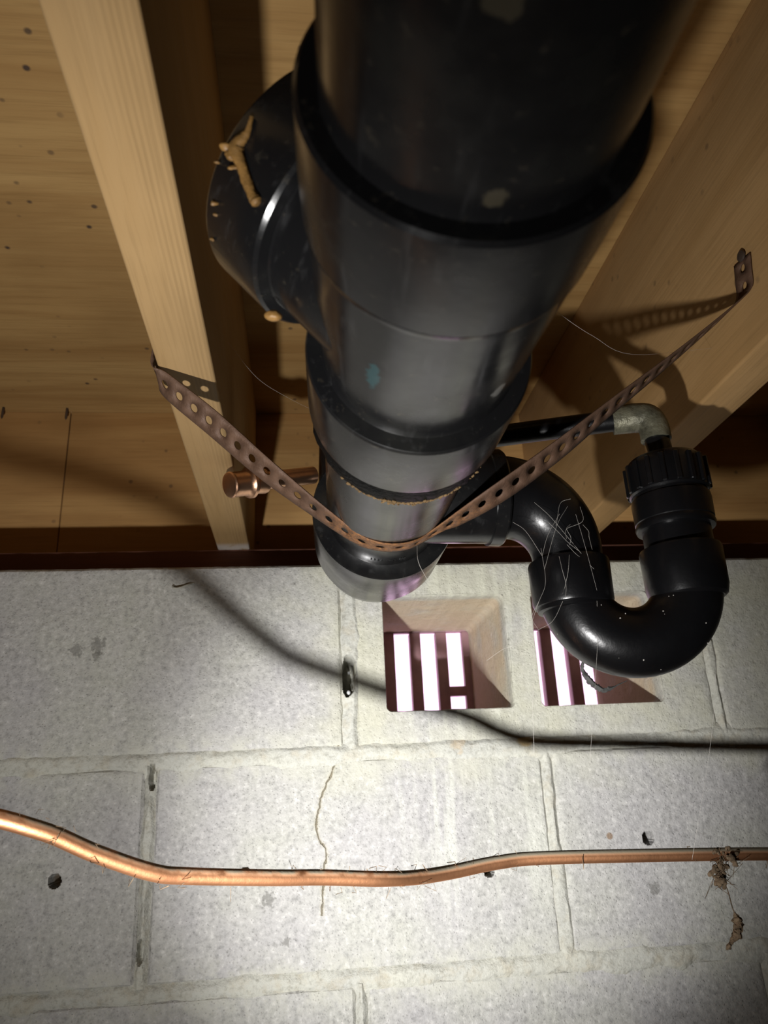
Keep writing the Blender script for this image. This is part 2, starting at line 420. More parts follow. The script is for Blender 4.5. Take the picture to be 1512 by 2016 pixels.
def lines(a, b, step, extra=(), dense=()):
    L = list(np.linspace(a, b, max(2, int(round((b - a) / step)) + 1)))
    for c, r, st in dense:
        L = [v for v in L if abs(v - c) > r or v in (a, b)]
        L += [v for v in np.arange(c - r, c + r + 1e-9, st) if a < v < b]
    for e in extra:
        L = [v for v in L if abs(v - e) > step * 0.45 or v in (a, b)] + [e]
    return np.array(sorted(set(L)))
def height(x, z, x0, x1, z0, z1, seed):
    """relief of a block face, + = towards the room"""
    e = np.minimum(np.minimum(x - x0, x1 - x), np.minimum(z - z0, z1 - z)) + 0.0022 * fbm(x, z, 70, 2, seed + 40)
    h = 0.0012 * fbm(x, z, 25, 3, seed) + 0.0006 * fbm(x, z, 150, 2, seed + 9)
    h = h - 0.0045 * np.clip(1 - e / 0.0045, 0, 1) ** 2
    for hx, hz, hr in HOLES:
        h = np.where(np.hypot(x - hx, (z - hz) * 0.92) < hr, -0.045, h)
    return h
def block(x0, x1, z0, z1, seed, hi, vents=(), tilt=0.0):
    step = 0.0030 if hi else 0.03
    dx = [(c, 0.0078, 0.0009) for c, cz, r in HOLES if x0 < c < x1 and z0 < cz < z1]
    dz = [(cz, 0.0078, 0.0009) for c, cz, r in HOLES if x0 < c < x1 and z0 < cz < z1]
    X = lines(x0, x1, step, [v for w in vents for v in w[:2]], dx); Z = lines(z0, z1, step, [v for w in vents[:1] for v in w[2:]], dz)
    gx, gz = np.meshgrid(X, Z, indexing='ij'); h = height(gx, gz, x0, x1, z0, z1, seed)
    nx, nz = len(X), len(Z)
    off = 0.0012 * math.sin(seed * 3.1) + tilt * (gx - (x0 + x1) / 2)
    V = np.stack([gx, -h + off, gz], -1).reshape(-1, 3); F = []
    idx = lambda i, j: i * nz + j
    def in_vent(i, j):
        cx, cz = (X[i] + X[i + 1]) / 2, (Z[j] + Z[j + 1]) / 2
        return any(a < cx < b and c < cz < d for a, b, c, d in vents)
    for i in range(nx - 1):
        for j in range(nz - 1):
            if not vents or not in_vent(i, j): F.append((idx(i, j), idx(i + 1, j), idx(i + 1, j + 1), idx(i, j + 1)))
    border = [idx(i, 0) for i in range(nx)] + [idx(nx - 1, j) for j in range(1, nz)] + [idx(i, nz - 1) for i in range(nx - 2, -1, -1)] + [idx(0, j) for j in range(nz - 2, 0, -1)]
    base = len(V); B = V[border].copy(); B[:, 1] = WALL_T; V = np.vstack([V, B]); m = len(border)
    for k in range(m): F.append((border[k], border[(k + 1) % m], base + (k + 1) % m, base + k))
    if not vents: F.append(tuple(range(base, base + m)))
    for a, b, c, d in vents:                      # the two open cores, with rounded corners and rough sides
        rc = 0.007; loop = []
        for (cx, cz, t0) in ((b - rc, c + rc, -90), (b - rc, d - rc, 0), (a + rc, d - rc, 90), (a + rc, c + rc, 180)):
            loop += [(cx + rc * math.cos(math.radians(t0 + q)), cz + rc * math.sin(math.radians(t0 + q))) for q in (0, 30, 60, 90)]
        dens = []
        for k in range(len(loop)):
            p, q = np.array(loop[k]), np.array(loop[(k + 1) % len(loop)]); nseg = max(1, int(np.hypot(*(q - p)) / 0.004))
            dens += [p + (q - p) * s / nseg for s in range(nseg)]
        dens = np.array(dens); mid = np.array([(a + b) / 2, (c + d) / 2]); ys = [-0.0005, 0.003] + list(np.linspace(0.010, WALL_T, 24)); nl = len(dens)
        b0 = len(V); rows = []
        for k, yy in enumerate(ys):
            w = 0.0022 * fbm(dens[:, 0] * 9 + dens[:, 1] * 7 + yy * 5, dens[:, 1] * 9 - dens[:, 0] * 5 + yy * 30, 6, 3, seed + 60)
            dirn = mid - dens; dirn /= np.linalg.norm(dirn, axis=1)[:, None]
            flare = 0.0015 if k == 0 else 0.0
            q = dens + dirn * (w[:, None] - flare + 0.0006)
            rows.append(np.stack([q[:, 0], np.full(nl, yy + off.mean()), q[:, 1]], -1))
        V = np.vstack([V] + rows)
        for k in range(len(ys) - 1):
            for i in range(nl):
                j = (i + 1) % nl; F.append((b0 + k * nl + i, b0 + k * nl + j, b0 + (k + 1) * nl + j, b0 + (k + 1) * nl + i))
        corners = [(b, c), (b, d), (a, d), (a, c)]
        for ci, (cx, cz) in enumerate(corners):    # fill between the square cut and the rounded corner
            k0 = len(V); V = np.vstack([V, [[cx, float(off.mean()) + 0.0003, cz]]])
            near = sorted(range(nl), key=lambda i: np.hypot(dens[i, 0] - cx, dens[i, 1] - cz))[:6]
            near = sorted(near); near = near if near[-1] - near[0] < nl / 2 else sorted(near, key=lambda i: (i + nl // 2) % nl)
            for s in range(len(near) - 1): F.append((k0, b0 + near[s], b0 + near[s + 1]))
    o = put('block', V, F, 'block', wall)
    return o
sd = 1
for k in range(COURSES):
    z1 = -k * H - (JT if k else 0.0); z0 = -(k + 1) * H + JT
    first = -MOD * 2.5 if k % 2 == 0 else -MOD * 2
    x = first
    while x < WX1 - 0.05:
        sd += 1
        a, b = max(x, WX0) + JT, x + MOD - JT
        hi = k < 3 and a < 0.95 and b > -0.30
        if k == 0 and abs(x - MOD / 2) < 0.01: block(0.2032 + 0.004, 0.6096 - JT, z0, z1, sd, True, VENTS)
        elif k == 0 and abs(x + MOD / 2) < 0.01: block(a, b - 0.004, z0, z1, sd, True)
        else: block(a, b, z0, z1, sd, hi)
        x += MOD
# mortar: each bed and head joint a rough ribbon that laps a little over the block edges
def mortar_strip(x0, x1, z0, z1, hi, seed, vertical, proud=0.0):
    st = 0.0026 if hi else 0.04
    gp = [g for g in GAPS if hi and x0 < g[0] < x1 and z0 < g[1] < z1]
    X = lines(x0, x1, st if not vertical else st * 0.7, (), [(g[0], g[2] * 1.7, 0.0009) for g in gp if vertical]); Z = lines(z0, z1, st if vertical else st * 0.7, (), [(g[1], g[3] * 1.5, 0.0012) for g in gp if vertical])
    gx, gz = np.meshgrid(X, Z, indexing='ij')
    if vertical: e = np.minimum(gx - x0, x1 - gx) / ((x1 - x0) / 2)
    else: e = np.minimum(gz - z0, z1 - gz) / ((z1 - z0) / 2)
    h = -0.0052 + 0.0066 * np.clip(e * 1.45 - 0.05 + 1.7 * fbm(gx, gz, 26, 4, seed), 0, 1) + 0.0034 * fbm(gx, gz, 55, 3, seed + 5) + 0.0012 * fbm(gx, gz, 190, 2, seed + 8) + proud
    for cx, cz, rx, rz, dp in GAPS:
        q = np.hypot((gx - cx) / rx, (gz - cz) / rz) + 0.5 * fbm(gx, gz, 120, 2, seed + 2)
        h = np.where(q < 1, h - dp * np.clip((1 - q) * 4, 0, 1), h)
    nx, nz = len(X), len(Z); V = np.stack([gx, -h, gz], -1).reshape(-1, 3)
    F = [(i * nz + j, (i + 1) * nz + j, (i + 1) * nz + j + 1, i * nz + j + 1) for i in range(nx - 1) for j in range(nz - 1)]
    me_o = put('mortar_joint', V, F, 'mortar', wall)
    return me_o
GAPS = [(0.2000, -0.1245, 0.0078, 0.0215, 0.050), (0.0015, -0.2180, 0.0035, 0.012, 0.02), (-0.0015, -0.372, 0.0035, 0.012, 0.015)]
for k in range(1, COURSES):
    for a, b, hi in ((WX0, -0.30, False), (-0.30, 0.95, True), (0.95, WX1, False)):
        mortar_strip(a, b, -k * H - 0.0165, -k * H + 0.0155, hi and k < 3, k * 3.3, False)
for k in range(COURSES):
    first = -MOD * 2.5 if k % 2 == 0 else -MOD * 2
    x = first + MOD
    while x < WX1 - 0.05:
        hi = k < 3 and -0.3 < x < 0.95
        w = 0.0080 if not (k == 0 and abs(x - MOD / 2) < 0.01) else 0.0135
        mortar_strip(x - w, x + w, -(k + 1) * H + 0.004, -k * H - (0.004 if k else 0.0008), hi, 11 + x * 7 + k * 5, True, 0.0)
        x += MOD
# the mortar body behind the joints closes the wall
def backing(boxes):
    V, F = merge([box_geo(a, b) for a, b in boxes]); put('mortar_core', V, F, 'mortar', wall, False)
backing([((WX0, 0.055, FLOOR_Z), (WX1, WALL_T - 0.004, -H - JT)), ((WX0, 0.055, -H - JT), (0.21, WALL_T - 0.004, -0.001)), ((0.60, 0.055, -H - JT), (WX1, WALL_T - 0.004, -0.001)),
         ((0.21, 0.055, -H - JT), (0.60, WALL_T - 0.004, -H + JT))])

# sealing walls, floor of the crawl space
def struct(name, a, b, mat):
    o = box(name, a, b, mat); o['kind'] = 'structure'; return o
RX0, RX1, RY0 = WX0, WX1, -3.0
struct('wall_left', (RX0 - 0.2, RY0 - 0.2, FLOOR_Z), (RX0, WALL_T, 0.0), 'farwall')
struct('wall_right', (RX1, RY0 - 0.2, FLOOR_Z), (RX1 + 0.2, WALL_T, 0.0), 'farwall')
struct('wall_front', (RX0, RY0 - 0.2, FLOOR_Z), (RX1, RY0, 0.0), 'farwall')
struct('floor', (RX0 - 0.2, RY0 - 0.2, FLOOR_Z - 0.1), (RX1 + 0.2, WALL_T, FLOOR_Z), 'earth')

SILL = 0.0376; JH = 0.235; SUB = SILL + JH; RIM_Y = 0.160
ceil = thing('ceiling', (0.3, -1.4, SUB), None, None); ceil['kind'] = 'structure'
for a, b in ((RX0 - 0.2, -0.352), (-0.350, 0.8704), (0.8724, RX1 + 0.2)):
    box('plywood_sheet', (a, RY0 - 0.2, SUB), (b, RIM_Y + 0.04, SUB + 0.018), 'ply', ceil)

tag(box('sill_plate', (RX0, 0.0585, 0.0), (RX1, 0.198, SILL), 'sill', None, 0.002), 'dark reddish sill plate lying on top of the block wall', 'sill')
for nm, a, b, lab in (('rim_joist', RX0, -0.1637, 'rim board closing the joist bay left of the vertical butt seam'),
                      ('rim_joist', -0.1624, RX1, 'long rim board behind the drain pipe, right of the vertical butt seam')):
    tag(box(nm, (a, RIM_Y, SILL), (b, 0.198, SUB), 'rim', None, 0.0012), lab, 'rim board', 'rim boards above the block wall')
for nm, a, b in (('trim_1', (RX0 - 0.2, RY0 - 0.2, 0.0), (RX0, 0.198, SUB)), ('trim_2', (RX1, RY0 - 0.2, 0.0), (RX1 + 0.2, 0.198, SUB)), ('trim_3', (RX0, RY0 - 0.2, 0.0), (RX1, RY0, SUB))):
    struct(nm, a, b, 'rim')

JX = [(-0.3539, 'joist_b', 'pale floor joist beyond the left edge, first from the left'), (0.0525, 'joist', 'pale clean floor joist left of the drain pipe, strap wrapped under it'),
      (0.4716, 'joist_b', 'scuffed floor joist right of the drain pipe, with the strap nailed on it'), (0.8780, 'joist_b', 'shadowed floor joist in the dark bay beyond the trap')]
for x, mt, lab in JX:
    v, f = box_geo((x, RY0, SILL), (x + 0.038, RIM_Y, SUB))
    tag(put('floor_joist', v, f, mt, None, True, 0.0028, 3), lab, 'joist', 'floor joists')

# ================================================================== MAIN DRAIN
AX0 = np.array([0.206, -0.5, -0.0531]); AXD = np.array([0.0393, 1.0, 0.0627])      # axis of the drain, falling towards the camera
def ax(y): return AX0 + AXD * (y + 0.5)
dn = AXD / np.linalg.norm(AXD); LEN = np.linalg.norm(AXD)
def st(y): return (y + 0.5) * LEN                                                   # station along the axis
drain = thing('drain_pipe', tuple(ax(-0.5)), 'thick black plastic drain pipe hung in a rusty strap', 'pipe')
def axl(name, prof, mat, parent=drain, **k): return lathe(name, AX0, dn, [(st(y), r) for y, r in prof], mat, parent, **k)
R = 0.0445
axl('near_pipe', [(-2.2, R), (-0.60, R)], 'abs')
wye = axl('wye_fitting', [(-0.600, 0.043), (-0.679, 0.0445), (-0.679, 0.0500), (-0.6775, 0.0513), (-0.650, 0.0512), (-0.6305, 0.0505), (-0.6295, 0.0497), (-0.625, 0.0494),
                          (-0.585, 0.0475), (-0.545, 0.0455), (-0.5335, 0.0450), (-0.5328, 0.0453), (-0.5324, 0.0518), (-0.5316, 0.0525), (-0.530, 0.0527),
                          (-0.480, 0.0527), (-0.4765, 0.0522), (-0.476, 0.0505), (-0.476, 0.043)], 'abs', n=96)
jit = [rng.normal(0, 0.0004, 96) for _ in range(7)]
axl('glue_bead', [(-0.477, 0.0450), (-0.4755, 0.0514), (-0.466, 0.0514), (-0.457, 0.0508), (-0.451, 0.0494), (-0.447, 0.0470), (-0.445, 0.0440)], 'glue', n=96, jit=jit)
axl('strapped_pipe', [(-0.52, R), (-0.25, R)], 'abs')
# wye branch, rolled up to the left
side = np.cross(dn, [0, 0, 1.0]); side /= np.linalg.norm(side); upn = np.cross(side, dn)
PHI, ANG = math.radians(38.4), math.radians(82.8); bd = math.cos(ANG) * dn + math.sin(ANG) * (math.cos(PHI) * upn - math.sin(PHI) * side)
bo = ax(-0.5772)
lathe('branch_neck', bo, bd, [(0.0, 0.0465), (0.050, 0.0465)], 'abs', wye, n=64)
lathe('branch_socket', bo, bd, [(0.040, 0.044), (0.0468, 0.0470), (0.0474, 0.0515), (0.0490, 0.0528), (0.0790, 0.0530), (0.0806, 0.0522), (0.0808, 0.0460), (0.070, 0.0455)], 'abs', wye, n=72, cap1=False)
lathe('branch_plug', bo, bd, [(0.050, 0.0455), (0.076, 0.0455), (0.077, 0.0440), (0.077, 0.012), (0.083, 0.011)], 'abs', wye, n=48)
# amber glue that ran down the branch socket, and a bead of it hanging lower
out = lambda q: np.array(q) + (np.array(q) - (bo + bd * ((np.array(q) - bo) @ bd))) * 0.012
dp = [out(q) for q in ((0.1330, -0.6154, -0.0109), (0.1313, -0.6129, -0.0158), (0.1273, -0.6088, -0.0191), (0.1292, -0.6071, -0.0253), (0.1314, -0.6051, -0.0321), (0.1336, -0.6039, -0.0372), (0.1351, -0.6035, -0.0400))]
V1 = sweep_geo(smooth_path(dp, 6), np.interp(np.linspace(0, 1, 37), [0, 0.15, 0.35, 0.5, 0.75, 0.95, 1.0], [0.0008, 0.0012, 0.0032, 0.0022, 0.0021, 0.0024, 0.0012]), 12, True, 0.05)
lm = [V1] + [lump_geo(out(q), r * 0.62, 900 + i, (1.3, 0.8, 0.9), 3, 0.55) for i, (q, r) in enumerate((((0.1260, -0.6047, -0.0243), 0.0022), ((0.1237, -0.6070, -0.0169), 0.0024), ((0.1250, -0.6065, -0.0205), 0.0030), ((0.1195, -0.6016, -0.0192), 0.0014), ((0.1177, -0.5901, -0.0282), 0.0016), ((0.1180, -0.5860, -0.0300), 0.0011), ((0.1151, -0.5733, -0.0314), 0.0012)))]
V, F = merge(lm); tag(put('dried_drip', V, F, 'drip', wye), 'amber run of dried glue on the branch socket')
V, F = lump_geo((0.1391, -0.5655, -0.0625), 0.0030, 77, (1.1, 1, 0.8), 3, 0.2); put('glue_bead', V, F, 'drip', wye)
# far elbow turning up through the floor
ec = ax(-0.172); ER = 0.058
uu = np.array([0, 0, 1.0]) - dn * dn[2]; uu /= np.linalg.norm(uu)
axl('elbow_socket', [(-0.279, R), (-0.2786, 0.0451), (-0.2782, 0.0547), (-0.2774, 0.0555), (-0.275, 0.0558), (-0.190, 0.0558), (-0.187, 0.0550), (-0.185, 0.046)], 'abs', n=96)
path = [ax(-0.19)] + arc(ec + uu * ER, -uu, dn, ER, 0, math.pi / 2, 18); path.append(path[-1] + uu * 0.03); path.append(path[-1] + uu * 0.20)
sweep('elbow', path, [0.0520] * (len(path) - 2) + [0.0520, 0.0445], 'abs', drain, n=64)
# moulded marks on the underside by the strap: ring with a square, bars either side
mk = []
bc = ax(-0.292) + np.array([0, 0, -R])
mk.append(lathe_geo(bc + np.array([0.002, 0, 0.0004]), (0, 0, -1), [(0, 0.0036), (0.0006, 0.0036), (0.0006, 0.0026), (0, 0.0026)], 20, False, False))
mk.append(box_geo(bc + np.array([0.0006, -0.0014, -0.0004]), bc + np.array([0.0034, 0.0014, 0.0006])))
for q in (-0.013, -0.0105, -0.008, -0.0055): mk.append(box_geo(bc + np.array([q, -0.003, -0.0003 + (q * q) * 11]), bc + np.array([q + 0.0013, 0.003, 0.0008 + q * q * 11])))
for q in (0.0085, 0.011): mk.append(box_geo(bc + np.array([q, -0.003, -0.0003 + (q * q) * 11]), bc + np.array([q + 0.0015, 0.003, 0.0008 + q * q * 11])))
V, F = merge(mk); put('moulded_mark', V, F, 'abs', drain)
# dirt caught on the glue bead
parts = []
for i in range(1500):
    a = rng.normal(-1.42, 0.42); patch = 0.5 + 0.5 * math.sin(a * 9.0) * math.sin(a * 23.0 + 1.0)
    y = -0.4475 + rng.normal(0, 0.0028) + (abs(rng.normal(0, 0.006)) if rng.random() < 0.22 * patch + 0.1 else 0)
    if y > -0.4450: r = R + 0.0002
    else: r = np.interp(y, [-0.470, -0.457, -0.451, -0.447, -0.445], [0.0514, 0.0508, 0.0494, 0.0470, 0.0448])
    c = ax(y) + (math.cos(a) * side + math.sin(a) * upn) * r
    parts.append(lump_geo(c, rng.uniform(0.0004, 0.0012), i, (1.3, 1, 1), 1))
V, F = merge(parts); tag(put('dirt_crumbs', V, F, 'dirt', drain), 'tan dirt stuck along the glued joint', kind='stuff')

# ================================================================== TRAP ARM AND TRAP
TL = np.array([0.3405, -0.318, 0.0]); TR = np.array([0.4200, -0.330, 0.0])
trap = thing('sink_trap', (0.38, -0.324, -0.18), 'black plastic U-shaped trap with a ribbed nut, right of the drain pipe', 'trap')
TZ = -0.116
c = (TL + TR) / 2; c[2] = TZ; e = (TR - TL); RB = np.linalg.norm(e) / 2; e = e / np.linalg.norm(e)
dnz = np.array([0, 0, -1.0])
U = arc(c, -e, dnz, RB, 0, math.pi, 36)
U = [U[0] + [0, 0, 0.012]] + U + [U[-1] + [0, 0, 0.012]]
sweep('bend', U, 0.0240, 'trap', trap, n=48)
def vl(name, base, prof, parent, mat='trap', n=48): return lathe(name, (base[0], base[1], 0), (0, 0, 1), prof, mat, parent, n=n)
vl('inlet_hub', TL, [(-0.130, 0.0235), (-0.1285, 0.0272), (-0.126, 0.0283), (-0.0985, 0.0288), (-0.0965, 0.0280), (-0.0962, 0.0235)], trap)
vl('seam_band', TL, [(-0.1322, 0.0240), (-0.1315, 0.0252), (-0.1275, 0.0255), (-0.1265, 0.0240)], trap)
vl('outlet_hub', TR, [(-0.128, 0.0240), (-0.126, 0.0265), (-0.120, 0.0280), (-0.0935, 0.0285), (-0.0915, 0.0278), (-0.0912, 0.0235)], trap)
vl('riser', TR, [(-0.115, 0.0238), (-0.070, 0.0238)], trap)
vl('adapter', TR, [(-0.0772, 0.0236), (-0.0768, 0.0272), (-0.0740, 0.0280), (-0.0712, 0.0272), (-0.0706, 0.0277), (-0.0560, 0.0281), (-0.0530, 0.0277), (-0.0526, 0.0262), (-0.0490, 0.0262), (-0.048, 0.022)], trap)
nut_prof = [(-0.0498, 0.0215), (-0.0498, 0.0272), (-0.0485, 0.0284), (-0.0300, 0.0286), (-0.0255, 0.0280), (-0.0225, 0.0255), (-0.0215, 0.021), (-0.0212, 0.0085)]
nut = vl('nut', TR, nut_prof, trap)
for k in range(18):
    a = 2 * math.pi * k / 18; ca, sa = math.cos(a), math.sin(a)
    v, f = box_geo((0.0272, -0.0019, -0.0480), (0.0302, 0.0019, -0.0260))
    v = [(TR[0] + q[0] * ca - q[1] * sa, TR[1] + q[0] * sa + q[1] * ca, q[2]) for q in v]
    put('grip_rib', v, f, 'trap', nut, True, 0.0007, 1)
# arm from the drain: wide socket, elbow turning down into the trap
AZ = -0.046
arm = trap
a0 = np.array([0.235, TL[1], AZ])
lathe('arm_socket', a0, (1, 0, 0), [(0.0, 0.0330), (0.042, 0.0335), (0.056, 0.0340), (0.0585, 0.0332), (0.0595, 0.0300)], 'abs', arm, n=64)
lathe('arm_ring', a0, (1, 0, 0), [(0.050, 0.033), (0.0505, 0.0353), (0.059, 0.0356), (0.0605, 0.0345), (0.0605, 0.0300)], 'abs', arm, n=64)
BR = TL[0] - 0.2955
pth = [a0 + [0.045, 0, 0]] + arc((0.2955, TL[1], AZ - BR), (0, 0, 1), (1, 0, 0), BR, 0, math.pi / 2, 20) + [np.array([TL[0], TL[1], AZ - BR - 0.012])]
rad = list(np.linspace(0.0312, 0.0250, len(pth) - 1)) + [0.0246]
sweep('arm_elbow', pth, rad, 'trap', arm, n=56)

# thin drain line dropping into the trap
thin = thing('condensate_pipe', (0.414, -0.326, -0.02), 'thin black tube with a dull bronze elbow entering the trap nut', 'pipe')
top = np.array([0.4185, -0.3285, 0.006])
sweep('drop_tube', [(TR[0], TR[1], -0.05), (TR[0] - 0.0008, TR[1] + 0.0005, -0.012), tuple(top + [0, 0, -0.008])], 0.0090, 'trap', thin, n=24)
lend = np.array([0.3110, -0.2900, 0.0135]); ld = lend - np.array([0.4000, -0.3200, 0.0130]); ld /= np.linalg.norm(ld)
pe = [top + [-0.0002, 0, -0.010], top + [0, 0, -0.003]] + list(smooth_path([top + [0, 0, 0.0], top + [-0.0040, 0.0010, 0.0085], top + [-0.0130, 0.0045, 0.0108]], 6)[1:]) + [top + np.array([-0.0130, 0.0045, 0.0108]) + ld * 0.0155]
sweep('bronze_elbow', pe, [0.0112, 0.0112] + [0.0114] * (len(pe) - 3) + [0.0110], 'bronze', thin, n=28)
q0 = top + np.array([-0.0130, 0.0045, 0.0108])
sweep('side_tube', [q0 + ld * 0.010, q0 + ld * 0.06, q0 + ld * 0.150], 0.0086, 'trap', thin, n=24)

# ================================================================== PERFORATED STRAP
strap = thing('hanger_strap', (0.212, -0.335, -0.092), 'rusty perforated steel strap slung under the drain pipe between two joists', 'strap')
SW = 0.0205
def strap_geo(ctrl, pitch=0.0135, hr=0.0031):
    """ctrl: (point, width direction). A ribbon with real punched holes."""
    P = smooth_path([c[0] for c in ctrl], 24); Wd = smooth_path([c[1] for c in ctrl], 24)
    s = np.concatenate([[0], np.cumsum(np.linalg.norm(np.diff(P, axis=0), axis=1))]); Ltot = s[-1]; n = int(Ltot / pitch)
    def at(u, v):
        p = np.array([np.interp(u, s, P[:, k]) for k in range(3)]); w = np.array([np.interp(u, s, Wd[:, k]) for k in range(3)]); w /= np.linalg.norm(w)
        return p + w * v
    V = []; F = []
    for c in range(n):
        u0 = c * pitch; uc = u0 + pitch / 2; b = len(V); m = 16
        for k in range(m):
            a = 2 * math.pi * (k + 0.5) / m; ca, sa = math.cos(a), math.sin(a)
            V.append(at(uc + hr * ca, hr * sa))
        for k in range(m):
            a = 2 * math.pi * (k + 0.5) / m; ca, sa = math.cos(a), math.sin(a); q = max(abs(ca), abs(sa)); 
            V.append(at(uc + ca / q * pitch / 2, sa / q * SW / 2))
        for k in range(m):
            j = (k + 1) % m; F.append((b + k, b + j, b + m + j, b + m + k))
        # corners of the cell
        for (k, su, sv) in ((1, 1, 1), (5, -1, 1), (9, -1, -1), (13, 1, -1)):
            V.append(at(uc + su * pitch / 2, sv * SW / 2)); F.append((b + m + k, b + m + (k + 1) % m, len(V) - 1))
    return V, F
ybot = -0.333
AXc = ax(ybot)
def under(a, off=0.0008):    # point on the pipe's underside, a measured from straight down towards +X
    return np.array([AXc[0] + math.sin(a) * (R + off), ybot + 0, AXc[2] - math.cos(a) * (R + off)])
ctrl = [(np.array([0.0505, -0.3545, 0.1000]), (0, 1, 0)), (np.array([0.0503, -0.3520, 0.0560]), (0, 1, 0)), (np.array([0.0505, -0.3495, 0.0375]), (0.10, 1, 0.05)),
        (np.array([0.0580, -0.3490, 0.0275]), (-0.28, 1, -0.42)),
        (np.array([0.0900, -0.3460, 0.0000]), (-0.40, 1, -0.55)), (np.array([0.1250, -0.3420, -0.0320]), (-0.32, 1, -0.42)),
        (np.array([0.1560, -0.3370, -0.0570]), (-0.16, 1, -0.20)), (under(-0.62), (-0.06, 1, -0.02)), (under(-0.3), (0.0, 1, 0.03)), (under(0.0), (0, 1, 0.06)), (under(0.3), (0, 1, 0.06)), (under(0.66), (0.05, 1, 0.03)),
        (np.array([0.2795, -0.3630, -0.0620]), (0.28, 1, -0.42)), (np.array([0.3210, -0.3740, -0.0355]), (0.28, 1, -0.42)), (np.array([0.3610, -0.3800, -0.0055]), (0.16, 1, -0.26)), (np.array([0.4150, -0.3850, 0.0350]), (0.05, 1, -0.08)),
        (np.array([0.4560, -0.3930, 0.0670]), (0.0, 1, 0.06)), (np.array([0.4690, -0.3960, 0.0800]), (0.0, 1, 0.12)), (np.array([0.4700, -0.3990, 0.0940]), (0.0, 1, 0.18)), (np.array([0.4703, -0.4040, 0.1180]), (0.0, 1, 0.22))]
V, F = strap_geo(ctrl)
band = put('band', V, F, 'rust', strap)
bm = bmesh.new(); bm.from_mesh(band.data); bmesh.ops.remove_doubles(bm, verts=bm.verts, dist=0.00015); bmesh.ops.recalc_face_normals(bm, faces=bm.faces); bm.to_mesh(band.data); bm.free()
sol = band.modifiers.new('thickness', 'SOLIDIFY'); sol.thickness = 0.0009; sol.offset = 0.0
for c0, d0 in (((0.4705, -0.4025, 0.1080), (-1, 0, 0)), ((0.0515, -0.3530, 0.0780), (-1, 0, 0))):
    lathe('nail_head', np.array(c0) + np.array([0.003, 0, 0]), d0, [(0, 0.0015), (0.0035, 0.0015), (0.0036, 0.0042), (0.0050, 0.0040), (0.0056, 0.002)], 'nail', strap, n=20)

# ================================================================== COPPER
tube = thing('copper_tube', (0.2, -0.29, -0.30), 'thin bent copper tube running across in front of the block wall', 'tube')
tp = [(-1.016, -0.62, -0.06), (-0.60, -0.56, -0.14), (-0.30, -0.485, -0.205), (-0.12, -0.425, -0.2365), (-0.028, -0.397, -0.2448), (0.0114, -0.3816, -0.2557), (0.0384, -0.3665, -0.2695), (0.0660, -0.350, -0.2815), (0.0848, -0.3387, -0.2853), (0.1317, -0.3174, -0.2905), (0.1609, -0.3039, -0.2930),
      (0.1986, -0.2895, -0.2971), (0.2250, -0.2720, -0.2990), (0.2516, -0.2551, -0.2985), (0.2880, -0.2400, -0.2955), (0.3274, -0.2327, -0.2949), (0.4508, -0.2252, -0.2995), (0.62, -0.2200, -0.3060), (1.0, -0.2100, -0.31), (1.8288, -0.2050, -0.31)]
sweep('tube_run', smooth_path(tp, 8), 0.0047, 'copper', tube, n=20)
stub = thing('copper_stub', (0.10, -0.19, 0.01), 'short copper pipe stub with a pressed end coupling below the left joist', 'pipe')
s0 = np.array([0.0873, -0.1900, 0.0179]); s1 = np.array([0.1648, -0.1400, 0.0488]); sdv = (s1 - s0) / np.linalg.norm(s1 - s0)
sweep('stub_tube', [s0 + sdv * 0.012, s0 + sdv * 0.06, s0 + sdv * 0.095], 0.0084, 'copper_new', stub, n=32)
lathe('press_coupling', s0, sdv, [(0.000, 0.0088), (0.0005, 0.0112), (0.0020, 0.0119), (0.0032, 0.0114), (0.0050, 0.0114), (0.0160, 0.0116), (0.0185, 0.0122), (0.0205, 0.0142), (0.0232, 0.0145), (0.0250, 0.0126), (0.0268, 0.0112), (0.0300, 0.0112), (0.0365, 0.0118), (0.0380, 0.0114), (0.0384, 0.0085)], 'copper_new', stub, n=40)

# ================================================================== VENT COVER OUTSIDE THE OPEN CORES
vent = thing('vent_cover', (0.4064, 0.20, -0.2), 'brown slotted vent cover seen through the two openings in the block', 'vent')
VY0, VY1 = WALL_T + 0.001, WALL_T + 0.012
VX0, VX1, VZ0, VZ1 = 0.195, 0.620, -0.205, 0.010
def vb(name, x0, x1, z0, z1, y0=VY0, y1=VY1, parent=vent, bev=0.0012): return box(name, (x0, y0, z0), (x1, y1, z1), 'vent', parent, bev)
SZ0, SZ1 = -0.175, -0.0405
vb('top_rail', VX0, VX1, SZ1, VZ1); vb('bottom_rail', VX0, VX1, VZ0, SZ0)
slots = [(0.2392 + 0.0357 * k, 0.2392 + 0.0357 * k + 0.0212) for k in range(4)] + [(0.4200 + 0.0362 * k, 0.4200 + 0.0362 * k + 0.0205) for k in range(4)]
edge = VX0
for a, b in slots:
    if a - edge > 0.03: vb('end_panel', edge, a, SZ0, SZ1)
    else: vb('slat', edge, a, SZ0, SZ1, VY0 - 0.0005, VY1 + 0.004)
    edge = b
vb('end_panel', edge, VX1, SZ0, SZ1)
a, b = slots[3]
vb('cross_bar', slots[3][0] - 0.002, slots[3][1] + 0.002, -0.126, -0.1135)

# ================================================================== SMALL THINGS
for x, y, lab in ((-0.1655, 0.1500, 'nail point poking down beside the rim board, nearer the joist'), (-0.2480, 0.1480, 'nail point poking down beside the rim board, at the left edge')):
    o = lathe('nail', (x, y, SUB + 0.004), (0.06, -0.25, -1), [(0, 0.0017), (0.021, 0.0017), (0.0245, 0.0004)], 'nail', None, n=12)
    tag(o, lab, 'nail', 'subfloor nails')

